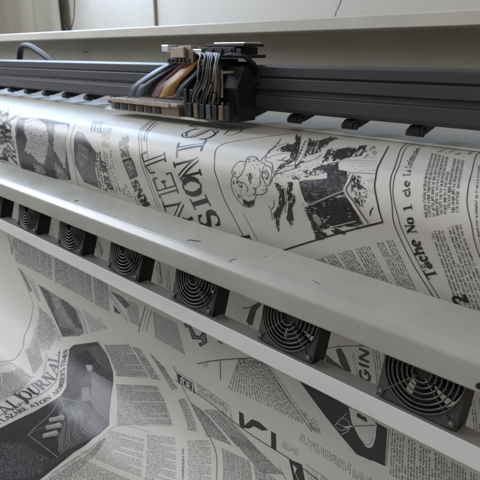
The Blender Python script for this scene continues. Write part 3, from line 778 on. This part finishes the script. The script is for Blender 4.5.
# body, chair and table
photo(ZB([(203, 70), (235, 60), (300, 58), (370, 50), (385, 10), (492, 8), (492, 90), (470, 150), (420, 150), (300, 202), (242, 192)]), .075, [(ZB([(240, 66), (360, 56), (372, 110), (270, 160), (232, 120)]), .10, .05), (ZB([(385, 20), (480, 10), (480, 90), (400, 110)]), .085, .06)], cell=.4, grain=.09, nz=.2)
engrave(ZB([(203, 72), (370, 50), (385, 8), (492, 8), (492, 90), (470, 150), (420, 150), (300, 202), (242, 192)]), -12, -.05, layer=3)
engrave(ZB([(255, 190), (300, 185), (440, 130), (450, 150), (300, 208), (262, 220)]), -18, .2, layer=3, mi=2)
engrave(ZB([(228, 232), (262, 216), (400, 165), (492, 160), (492, 312), (400, 342), (332, 366), (306, 420), (298, 386), (280, 330), (250, 262)]), -14, .34, al=.3)
photo(ZB([(285, 270), (305, 262), (335, 290), (342, 325), (318, 338), (292, 300)]), .30, [], cell=.4, nz=.5, grain=.15, layer=4)
engrave(ZB([(305, 380), (340, 366), (372, 386), (352, 415), (312, 424)]), 60, .35, layer=2); engrave(ZB([(395, 362), (430, 350), (485, 372), (480, 388), (420, 384)]), 15, .22, layer=2)
engrave(ZB([(45, 80), (80, 80), (112, 110), (122, 200), (102, 250), (86, 300), (84, 368), (68, 330), (48, 262), (76, 222), (86, 150), (60, 100)]), 85, .28); engrave(ZB([(134, 75), (166, 70), (168, 140), (188, 170), (162, 230), (172, 300), (156, 338), (128, 290), (140, 220), (130, 130)]), 88, .32)
line(ZB([(52, 180), (54, 215), (40, 235)]), .8); line(ZB([(20, 215), (36, 240), (45, 300)]), .7); line(ZB([(66, 300), (80, 368)]), 1.0); line(ZB([(120, 110), (128, 170), (122, 250)]), .7, 4)
for p, w, mi in (([(248, 215), (232, 250), (212, 292), (262, 366), (322, 452)], 3.4, 6), ([(240, 208), (222, 250), (204, 290)], .9, 1), ([(256, 214), (240, 250), (222, 292), (270, 360), (330, 448)], .9, 1), ([(206, 296), (250, 364), (306, 456)], .9, 1), ([(214, 292), (140, 320), (40, 362)], 1.4, 3), ([(216, 300), (142, 328), (44, 372)], .8, 1),
                 ([(150, 465), (270, 436)], 1.0, 6), ([(150, 470), (275, 442)], .8, 1)):
    line(Z2(p), w, mi, 9 if mi != 1 else 10)
engrave(Z2([(180, 330), (212, 318), (262, 380), (300, 450), (270, 462), (160, 470), (140, 440)]), -14, .30, layer=2, al=.3)
engrave(Z2([(250, 212), (290, 222), (290, 290), (306, 370), (285, 372), (262, 340), (240, 296)]), 72, -.02); engrave(Z2([(262, 210), (300, 230), (330, 300), (312, 350), (275, 300)]), 60, -.28)
line(Z2([(352, 372), (338, 390), (336, 412)]), 1.1); line(Z2([(345, 378), (338, 402)]), .9); line(Z2([(300, 300), (325, 294)]), .6, 2)
engrave(Z2([(178, 100), (248, 78), (264, 96), (248, 130), (196, 144), (176, 130)]), -40, .32); engrave(Z2([(110, 125), (180, 92), (178, 134), (130, 152)]), -42, .0); engrave(Z2([(248, 84), (330, 72), (290, 130), (250, 132)]), -40, -.08); engrave(Z2([(300, 80), (384, 72), (362, 140), (290, 138)]), -38, -.36, mi=2)
line(Z2([(180, 150), (230, 146), (370, 152)]), .6, 4); line(Z2([(240, 204), (370, 210)]), .6, 4); line(Z2([(60, 190), (120, 170), (180, 155)]), 1.2); engrave(Z2([(0, 200), (120, 160), (200, 150), (150, 205), (20, 228)]), -22, -.22)
engrave(Z2([(126, 218), (150, 180), (184, 150), (184, 190), (234, 200), (160, 210)]), -38, .3)
# small print under the portrait
for A, B, C, D, n in (((345, 300), (316, 259), (334, 253.5), (366, 300), 8), ((369, 303), (337, 253), (372, 244), (402, 303), 14), ((407, 305), (376, 243), (393, 239), (424, 305), 7)):
    block(A, B, C, D, n, 4, hgt=.72, cw=.42, dens=.99)
# double rule and the task heading
line([(409, 142.5), (401, 149), (394.7, 167.5), (391, 177), (390, 186), (392, 205), (396, 229), (413, 264), (431.7, 294), (446, 318)], 1.0)
line([(420, 143.5), (406, 148), (398.4, 167.5), (393.7, 180.6), (392.8, 192), (394.7, 205), (398.4, 218), (403, 232), (420, 266), (438, 296), (452, 320)], .8)
line([(436, 143.6), (420, 147.5), (416, 153)], .9, 2)
text([(438, 277), (425, 254.5), (418, 239)], (430, 281.5), 'Tâche', .25)
text([(416.6, 233), (413.5, 221), (412.8, 217)], (408.5, 235), 'No', .25)
text([(412, 210.5), (411, 203.5)], (404, 212), '1', .25)
text([(410, 197), (409.3, 186), (409.8, 174), (413, 162), (420, 149)], (403.6, 198), 'de La Confédération', .21)
block((424.5, 218), (430.8, 153), (465, 161), (459.4, 211.6), 9, 4, hgt=.72, cw=.40, dens=.99)
block((460, 318), (429.6, 230.8), (462, 223.5), (496, 314), 9, 4, hgt=.72, cw=.40, dens=.99)
text([(469.5, 303), (464, 293.5)], (457, 306), '2', .22)
block((433, 152), (447, 146), (478, 150), (470, 157), 4, 3)
line([(482, 152), (476, 156), (471.5, 173), (467.8, 190), (467, 203), (469.7, 218), (472, 227), (479.6, 256), (490, 280)], .9)
block((480, 250), (476, 165), (500, 165), (505, 250), 5, 4)

# ===== behind the fans, seen in the gaps
line([(322, 350), (340, 346), (366, 345.5)], .7)
poly([(336, 349), (341, 347.5), (346, 356), (352, 371), (349, 373), (341, 364)], 1, 1)
poly([(326, 354), (334, 361), (349, 371.5), (347, 374), (334, 368), (325, 362)], 1, 1)
text([(371.2, 383), (369.8, 366), (369, 343)], (361.3, 376.5), 'GiNI', .27, sans=True)
block((356.5, 376), (352, 353), (355, 352), (359.5, 378), 2, 4, hgt=.5); block((377, 388), (372, 350), (384, 346), (389, 392), 5, 4)
poly([(246, 322), (250, 309), (258, 302), (264, 301), (256, 311), (252, 326)], 1, 1); line([(243, 308), (250, 307.5), (262, 301)], 1)
line([(247, 331), (252, 309)], 1.2)
block((166, 298), (166, 270), (170, 270), (172, 300), 2, 4); line([(163, 283), (160, 262)], .9)
block((158, 292), (155, 262), (160, 260), (163, 292), 2, 4); line([(148, 280), (146, 262)], .6, 2)
block((90, 258), (88, 244), (96, 240), (100, 262), 3, 1); block((50, 240), (48, 224), (53, 222), (57, 240), 3, 4)
poly([(94, 236), (97, 234), (103, 252), (101, 258)], 2, 1); line([(7, 218), (12, 203)], 1.2, 2)
block((474, 450), (470, 400), (486, 396), (490, 450), 6, 4)

# ===== hanging face, above the blank band
line([(8, 235), (11, 246), (11.5, 254)], 1.4); block((11, 254), (12, 240), (14, 241), (13.5, 256), 2, 1)
for A, B, C, D, n in (((15, 261), (13, 237), (51, 255.5), (53, 280), 22), ((56, 281.5), (55, 257.5), (90, 274.5), (93, 303), 20), ((95, 304.5), (93, 276), (106, 282), (109, 312), 8)):
    poly([A, B, C, D], 8, .2)
    block(A, B, C, D, n+4, 2, hgt=.6, dens=.85, layer=3)
photo([(109, 291), (122, 297), (130, 305), (126, 309)], .05, [([(114, 294), (122, 299), (124, 304)], .2, .2)], cell=.45); poly([(113, 305), (121, 315), (114, 312)], 1, 1)
line([(98, 279), (128, 322)], .8, 2); line([(128, 308), (128, 316)], .8, 2)
poly([(130, 322), (127, 300), (138, 304), (141, 327)], 8, .2); block((130, 322), (127, 300), (138, 304), (141, 327), 11, 2, layer=2)
line([(139, 332), (146, 306)], 1.0); line([(147, 330), (152, 310)], .8, 2); line([(143, 331), (149, 308)], .5, 2)
poly([(156, 337), (153, 311), (177, 323), (185, 355)], 8, .2); block((156, 337), (153, 311), (177, 323), (185, 355), 24, 2, layer=2, ragged=False)
# big open letter and the rules beside it
hook = z(100, 270, 3.43, [(288, 180), (312, 186), (330, 222), (344, 226), (352, 212), (363, 215), (369, 248), (346, 263), (338, 252), (354, 245), (346, 238), (318, 237), (306, 198), (294, 195)])
poly(hook, 1, 1); poly(z(100, 270, 3.43, [(295, 184), (309, 189), (327, 226), (346, 230), (355, 217), (360, 219), (365, 246), (348, 257), (345, 254), (358, 246), (347, 234), (321, 233), (308, 194), (297, 191)]), 2, 2)
line([(213, 336), (219, 339), (218, 341.5), (222, 344)], 1.5, smooth=False)
line([(197, 364), (215, 360.5), (252, 358.5)], .9); line([(220, 361), (220.5, 380)], 1.0)
block((201, 366), (203, 363), (208, 362.5), (209, 371), 5, 4); 
block((227, 388), (238, 358.5), (263, 360.5), (306, 424), 24, 4, hgt=.72, cw=.42, dens=.99, ragged=False)
block((252, 360), (254, 357), (262, 360), (262, 363), 3, 4)
line([(265, 362), (282, 388), (305, 420), (313, 431)], .9); line([(269, 364), (286, 389), (308, 420), (317, 433)], .6, 2)
block((312, 428), (300, 408), (318, 420), (322, 434), 5, 4)
# black wedge with the pale oval and the swirl
poly([(298, 378), (388, 428), (385, 466), (374, 461), (361, 458), (346, 441), (328, 418)], 1, 1)
line([(298, 378), (328, 418), (362, 460)], 1.1)
poly([(349, 407), (358, 410), (372, 417), (377.5, 424), (376, 438), (373, 446), (370, 448), (366, 446.5), (359, 436), (352, 422)], 6, 2)
line([(362, 440), (368, 445), (373.5, 438)], .6, 2, 3)
poly([(358, 412), (367, 417), (368, 422), (357, 416)], 1, 3); poly([(364, 413.5), (365, 416), (362, 415)], 6, 4)
line([(351, 426), (376, 424.5)], 1.3, 2, 4); line([(344, 427), (354, 425.6)], 1.4, 6, 4)
line([(336, 426), (342, 430), (350, 426.5), (348, 420), (343, 418)], 1.1, 3, 4); line([(335, 425), (341, 419), (347, 413)], 1.0, 3, 4); line([(342, 434), (348, 431), (350, 426)], 1.1, 3, 4); line([(337, 423), (349, 428)], .9, 3, 4)
poly([(357, 454), (370, 460), (362, 461)], 6, 3)
block((389, 474), (392, 428), (440, 455), (440, 502), 17, 4, hgt=.7, cw=.42); block((440, 502), (440, 455), (486, 481), (486, 525), 17, 4, hgt=.7, cw=.42)
line([(386, 466), (390, 428)], .7, 2)
# line of small figures in the band's lower part
block((300, 440), (301, 432), (352, 464), (351, 474), 26, 4, hgt=.55); block((352, 476), (353, 468), (372, 478), (371, 488), 10, 4)

# ===== below the band
line([(175.4, 370), (229, 406), (232, 419)], .7, 2, smooth=False)
line([(176, 380), (205, 400), (245, 430), (290, 459), (330, 488)], 1.1)
line([(174, 366), (175.4, 370), (183.5, 389), (197, 416), (210.6, 440), (216, 454), (216.6, 478), (215, 492)], 1.0, 2)
poly([(176.5, 372.5), (182, 376), (183, 386), (179, 383.5)], 1, 1); poly([(183, 377), (193, 384), (194.5, 394), (184.5, 387)], 1, 1)
text([(180, 383), (193.5, 392.5)], (179.5, 376), '1OEI', .2, 6, 4)
block((197, 393), (196, 384.5), (227, 405), (228, 414), 20, 2, hgt=.6)
block((200, 391), (200, 389), (226, 406), (226, 409), 20, 4, hgt=.5, dens=.6, layer=2)
poly([(239, 411), (243.6, 414), (245, 428), (243, 428), (239.5, 425)], 1, 1)
poly([(245, 425), (252, 419), (259, 422), (268, 430), (262, 430.5), (254, 426), (249, 428.5), (243, 427)], 1, 2)
poly([(271, 431), (276, 434), (276.5, 450), (271.5, 447)], 1, 1)
poly([(289, 459), (302, 464), (306, 486), (294, 482)], 1, 1); poly([(293, 464), (297, 468), (295, 474)], 6, 2); line([(296, 474), (299, 481)], .8, 6, 2)
block((282, 447), (282, 439), (299, 449), (299, 457), 10, 4); block((308, 486), (306, 466), (330, 480), (330, 495), 12, 4)
line([(306, 464), (330, 480), (345, 489)], .8, 2)
# page outline at the left of the sheet and its picture
line([(18, 268), (20, 272), (30, 295), (33.7, 305), (32, 315), (25, 335), (23, 347), (14.6, 359), (0, 362.6), (-14, 366)], .9, 2)
poly([(18, 267), (24, 273), (33, 291), (30, 292)], 2, 1)
block((37, 297), (26, 274), (34, 279), (42, 303), 5, 3); block((37, 297), (26, 274), (34, 279), (42, 303), 5, 2, dens=.4, layer=2)
p6 = [(38, 284), (68, 302), (78, 312), (84, 333), (79, 336), (62, 337), (56, 322)]
Z6 = lambda p: z(20, 265, 5.333, p)
photo(p6, .20, [(Z6([(98, 92), (160, 140), (172, 200), (202, 290), (216, 380), (196, 340), (150, 200)]), .07, .04), (Z6([(208, 168), (325, 238), (346, 352), (300, 330), (250, 250)]), .07, .05), (Z6([(203, 328), (262, 338), (300, 366), (220, 386)]), .09, .08), (Z6([(165, 160), (205, 175), (250, 260), (290, 330), (260, 330), (205, 250)]), .26, .10), (Z6([(292, 228), (310, 240), (330, 320), (318, 310)]), .42, .1)], cell=.5)
line([(84, 333), (74, 306)], .8, 2); line([(77, 308), (82, 318), (87, 334)], .9)
block((90, 332), (80, 310), (100, 318), (108, 329), 9, 3, dens=.6)
block((56, 341), (44, 310), (51, 318), (62, 340), 4, 3)
q = [(51, 320), (56, 338), (44, 352), (29, 345), (35, 330), (40, 306)]
poly(q, 8, .2); block((31, 345), (38, 305), (52, 318), (50, 350), 16, 2, dens=.8, layer=3)
for k in range(5): line([(44+k*1.5, 314+k*4.6), (36+k*1.8, 322+k*4.6)], .8, 6, 4)
poly([(83, 310), (108, 328), (90, 333)], 8, .2)
# left page texts on the loop
for A, B, C, D, n in (((-4, 398), (-4, 373), (20, 367), (32, 378), 18), ((33, 374), (25, 350), (38, 342), (43, 362), 14), ((-8, 404), (24, 386), (26, 384), (-8, 400), 2)):
    poly([A, B, C, D], 8, .2); block(A, B, C, D, n, 2, dens=.8, layer=3)
line([(0, 402), (20, 390), (34, 381)], .6, 2); line([(-6, 368), (10, 363), (22, 373), (34, 377)], .6, 2)
block((42, 376), (46, 352), (48, 352), (45, 377), 2, 4)
# JOURNAL heading
Zj = lambda c, a, b, t: glyph(c, *[(q[0]/6.857, 340+q[1]/6.857) for q in (a, b, t)], wt=.15)
Zj('A', (30, 520), (100, 478), (-40, 480)); Zj('L', (100, 478), (150, 448), (30, 425))
Zj('J', (172, 440), (200, 415), (82, 385)); Zj('O', (188, 420), (232, 374), (112, 375)); Zj('U', (238, 385), (288, 342), (178, 336))
Zj('R', (290, 345), (336, 305), (228, 300)); Zj('N', (338, 305), (385, 262), (282, 258)); Zj('A', (386, 250), (396, 172), (332, 205)); Zj('L', (394, 160), (400, 96), (330, 148)); Zj(',', (398, 92), (402, 76), (350, 80))
line([(-6, 420), (27.7, 400.5), (49.6, 387.5), (56, 379.5), (57.8, 366), (59.5, 350)], .9)
text([(-8, 429), (10, 419.5), (31, 408.5), (52, 397.5)], (-10, 425), 'DE LAZARE ATON', .24)
text([(54, 396), (61, 389), (64, 379), (64.6, 364), (66.8, 349)], (51.5, 393.2), "NEARDEN'S TIMES", .24)
# the dark ship picture across the loop
pic = [(-20, 441), (0, 429), (31, 413.5), (61, 395), (66, 386.5), (66.5, 364), (68.5, 349), (73, 345), (97, 342), (106, 354), (113, 372), (113, 385), (111.5, 394), (109.5, 412), (109, 425), (92, 439), (75, 451.5), (42, 478), (20, 494), (-20, 500)]
ZS = lambda p: z(0, 319, 2.981, p)
photo(pic, .030, [(ZS([(205, 90), (290, 72), (330, 130), (340, 190), (285, 145), (262, 190), (215, 225), (196, 190)]), .055, .05), (ZS([(262, 84), (300, 80), (332, 150), (320, 160), (280, 120)]), .10, .05), (ZS([(222, 110), (262, 90), (282, 125), (250, 180), (225, 170)]), .028, .02),
    (ZS([(268, 150), (335, 190), (332, 320), (302, 302), (270, 245), (274, 200)]), .17, .02), (ZS([(258, 136), (276, 138), (276, 150), (262, 156)]), .42, .05), (ZS([(246, 206), (266, 204), (272, 242), (242, 248)]), .21, .05),
    (ZS([(242, 238), (330, 312), (300, 340), (182, 402), (165, 345), (200, 262)]), .115, .02), (ZS([(175, 242), (236, 250), (200, 300), (162, 372), (85, 350)]), .026, .01),
    (ZS([(0, 372), (66, 368), (150, 420), (120, 462), (50, 478), (0, 470)]), .060, .07), (ZS([(0, 330), (85, 285), (150, 250), (80, 345), (0, 372)]), .024, .01), (ZS([(182, 402), (320, 336), (220, 400), (130, 450), (120, 440)]), .045, .03)], cell=.55, nz=.06, grain=.02)
for k in range(12):
    t = k/11; line(ZS([(236-62*t, 246+30*t), (226-40*t+30*(1-t), 290+24*t), (196+60*(1-t)-20*t, 350+30*t-30*(1-t)), (176+110*(1-t), 398-60*(1-t))]), .5, 3 if k % 3 else 2, 8)
line([(60, 398), (28, 435), (58, 458), (62, 452)], .8, 3, 8, smooth=False); line([(60, 398), (64, 410), (50, 424), (28, 435)], .5, 3, 8); line([(60, 398), (82, 403)], .6, 3, 8)
for k in range(3):
    x, y = 56-k*3.2, 418+k*8; poly([(x-7, y+.5), (x+7, y-3), (x+9, y), (x+7.5, y+2.5), (x-7, y+4.5)], 3, 9); line([(x-6, y+3.4), (x+7, y+1)], 1.0, 2, 10); line([(x-5, y+1.3), (x+6, y-1.6)], .7, 6, 10)
# columns right of the picture
for A, B, C, D, n in (((103, 345), (129, 344), (150, 378), (117, 376), 20), ((132, 346), (141, 349), (161, 380), (152, 379), 18), ((116.5, 384), (157, 386), (172, 426), (117, 425), 25),
                      ((150, 352), (164, 366), (178, 388), (172, 390), 16), ((178, 400), (185, 398), (197, 432), (188, 430), 16)):
    poly([A, B, C, D], 8, .2); block(A, B, C, D, n, 2, hgt=.6, dens=.85, layer=3)
for A, B, C, D, n in (((109, 430), (144, 439), (141, 477), (82, 452), 25), ((147, 434), (175, 437), (176, 492), (144, 479), 32), ((78, 455), (140, 483), (118, 522), (38, 484), 26), ((187, 440), (209, 440), (211, 500), (188, 500), 34)):
    block(A, B, C, D, n, 4, hgt=.58, dens=.9)
block((44, 482), (100, 440), (106, 437), (64, 482), 6, 4)
line([(50, 474), (108, 430), (150, 432)], .5, 3); text([(183.5, 482), (184, 462), (183.5, 448)], (181.6, 482), 'GANDERNTAN', .3)
for A, B, C, D, n in (((236, 446), (203, 410), (222, 411), (262, 453), 20), ((262, 473), (228, 436), (250, 440), (284, 474), 20), ((222, 500), (221, 448), (250, 461), (252, 505), 24), ((256, 500), (254, 464), (276, 478), (280, 505), 14), ((206, 436), (190, 402), (202, 411), (232, 446), 16)):
    poly([A, B, C, D], 8, .2); block(A, B, C, D, n, 2, hgt=.6, dens=.85, layer=3)
line([(280, 467), (288, 482)], .8, 2)
#PRINT_END

# the sheet itself, sampled finely where it bends
XS = [-4.0+i*.016 for i in range(int((.72+4.0)/.016)+1)]
SN = []
for i in range(len(SS)-1):
    n = 3 if (SS[i+1]-SS[i]) > .02 else 1
    SN += [SS[i]+(SS[i+1]-SS[i])*k/n for k in range(n)]
SN.append(SS[-1])
base = len(ST.v)
for x in XS:
    for s in SN: ST.v.append(surf(x, s))
k = len(SN)
for i in range(len(XS)-1):
    for j in range(k-1):
        ST.face([base+i*k+j, base+(i+1)*k+j, base+(i+1)*k+j+1, base+i*k+j+1], 0, True)
sheet = ST.build('printed_sheet', MATS)
tag(sheet, 'wide white paper sheet printed with black newspaper pages, hanging from the printer in a loop', 'paper')

# nose under the sheet
NP = [(PR[i][0]+.004, PR[i][1]-.003) for i in range(2, 60)]
NP = [(1.24, -.1745)]+NP+[(1.24, NP[-1][1])]
MB().extrude(NP, X0, X1, 0).build('platen_nose', m_plate, printer)

# ------------------------------------------------------------------ background
wb = MB(); WY = 2.3
xs = at(157, 10, WY).x
wb.box((-12, WY-.022, -1.3), (xs-.007, WY+.1, 2.6)); wb.box((xs+.002, WY, -1.3), (6, WY+.1, 2.6))
wb.box((xs-.03, WY+.085, -1.3), (xs+.03, WY+.098, 2.6))
tag(wb.build('wall', m_wall), kind='structure')

# curtain at the far left
cb = MB(); cx0 = at(-60, 10, 2.15).x; cx1 = at(54, 10, 2.15).x; n = 140; rows = (-.9, 0, .6, 1.4)
for zi, zz in enumerate(rows):
    for i in range(n+1):
        u = i/n; x = cx0+(cx1-cx0)*u
        cb.v.append(Vector((x, 2.17+.026*math.sin(u*21+.8*math.sin(u*9))+.006*math.sin(u*57+zz), zz)))
for j in range(len(rows)-1):
    for i in range(n):
        a = j*(n+1)+i; cb.face([a, a+1, a+n+2, a+n+1], 0, True)
cu = cb.build('curtain', m_curt); so = cu.modifiers.new('thick', 'SOLIDIFY'); so.thickness = .004
tag(cu, 'pale greenish beige folded curtain hanging behind the printer', 'curtain')

# cables on the wall
cp = [at(62.5, -60, 2.0), at(62.8, -20, 2.0), at(63.2, 5, 2.0), at(63.8, 18, 2.0), at(65.5, 27, 2.0), at(68.5, 30.6, 2.0), at(71.5, 27, 2.0), at(73.8, 18, 2.0), at(74.4, 5, 2.0), at(74.6, -20, 2.0), at(74.6, -60, 2.0)]
c1 = MB().tube(cr(cp), .0034, 8).build('hanging_cable', m_black)
tag(c1, 'thin black cable hanging in a narrow loop against the pale wall', 'cable')
cp = [at(345, -60, 2.1), at(343, -20, 2.1), at(341, 0, 2.1), at(339.5, 5, 2.1), at(336.5, 11, 2.1), at(335.5, 16, 2.1), at(336.5, 26, 2.1)]
c2 = MB().tube(cr(cp), .0022, 8).build('wall_cable', m_black)
tag(c2, 'short thin dark wire hanging straight on the wall above the beam', 'cable')

# ------------------------------------------------------------------ light
w = bpy.data.worlds.new('World'); sc.world = w; w.use_nodes = True
N = w.node_tree.nodes; bg = N['Background']; bg.inputs['Strength'].default_value = .25
g = N.new('ShaderNodeTexCoord'); sx = N.new('ShaderNodeSeparateXYZ'); ramp = N.new('ShaderNodeValToRGB'); mr = N.new('ShaderNodeMapRange')   # cool ceiling, warm floor
mr.inputs['From Min'].default_value = -1
w.node_tree.links.new(g.outputs['Generated'], sx.inputs[0]); w.node_tree.links.new(sx.outputs['Z'], mr.inputs['Value']); w.node_tree.links.new(mr.outputs[0], ramp.inputs[0]); w.node_tree.links.new(ramp.outputs[0], bg.inputs['Color'])
ramp.color_ramp.elements[0].position = .35; ramp.color_ramp.elements[0].color = (.84, .775, .735, 1); ramp.color_ramp.elements[1].position = .65; ramp.color_ramp.elements[1].color = (.95, .98, 1.0, 1)
def area(name, loc, to, sx, sy, e, col):
    l = bpy.data.lights.new(name, 'AREA'); l.shape = 'RECTANGLE'; l.size = sx; l.size_y = sy; l.energy = e; l.color = col
    o = bpy.data.objects.new(name, l); COL.objects.link(o); loc = Vector(loc)+Vector((0, 0, H)); to = Vector(to)+Vector((0, 0, H))
    o.location = loc; o.rotation_euler = (to-loc).to_track_quat('-Z', 'Y').to_euler()
area('window_lamp', (-3.5, 1.75, 1.25), (-1.2, .75, -.3), 1.8, 1.3, 84, (.55, .72, 1.0))
area('side_window_lamp', (-4.0, -.55, 1.35), (-.8, .6, -.4), 2.2, 1.5, 108, (.85, .90, 1.0))
area('fill_lamp', (.3, -1.0, 1.8), (-.5, .7, -.4), 1.6, 1.0, 15, (1.0, .90, .76))  # unseen warm fill, added from the viewer's side to lift the front faces
sc.view_settings.view_transform = 'Standard'; sc.view_settings.look = 'None'; sc.view_settings.exposure = 0; sc.view_settings.gamma = 1
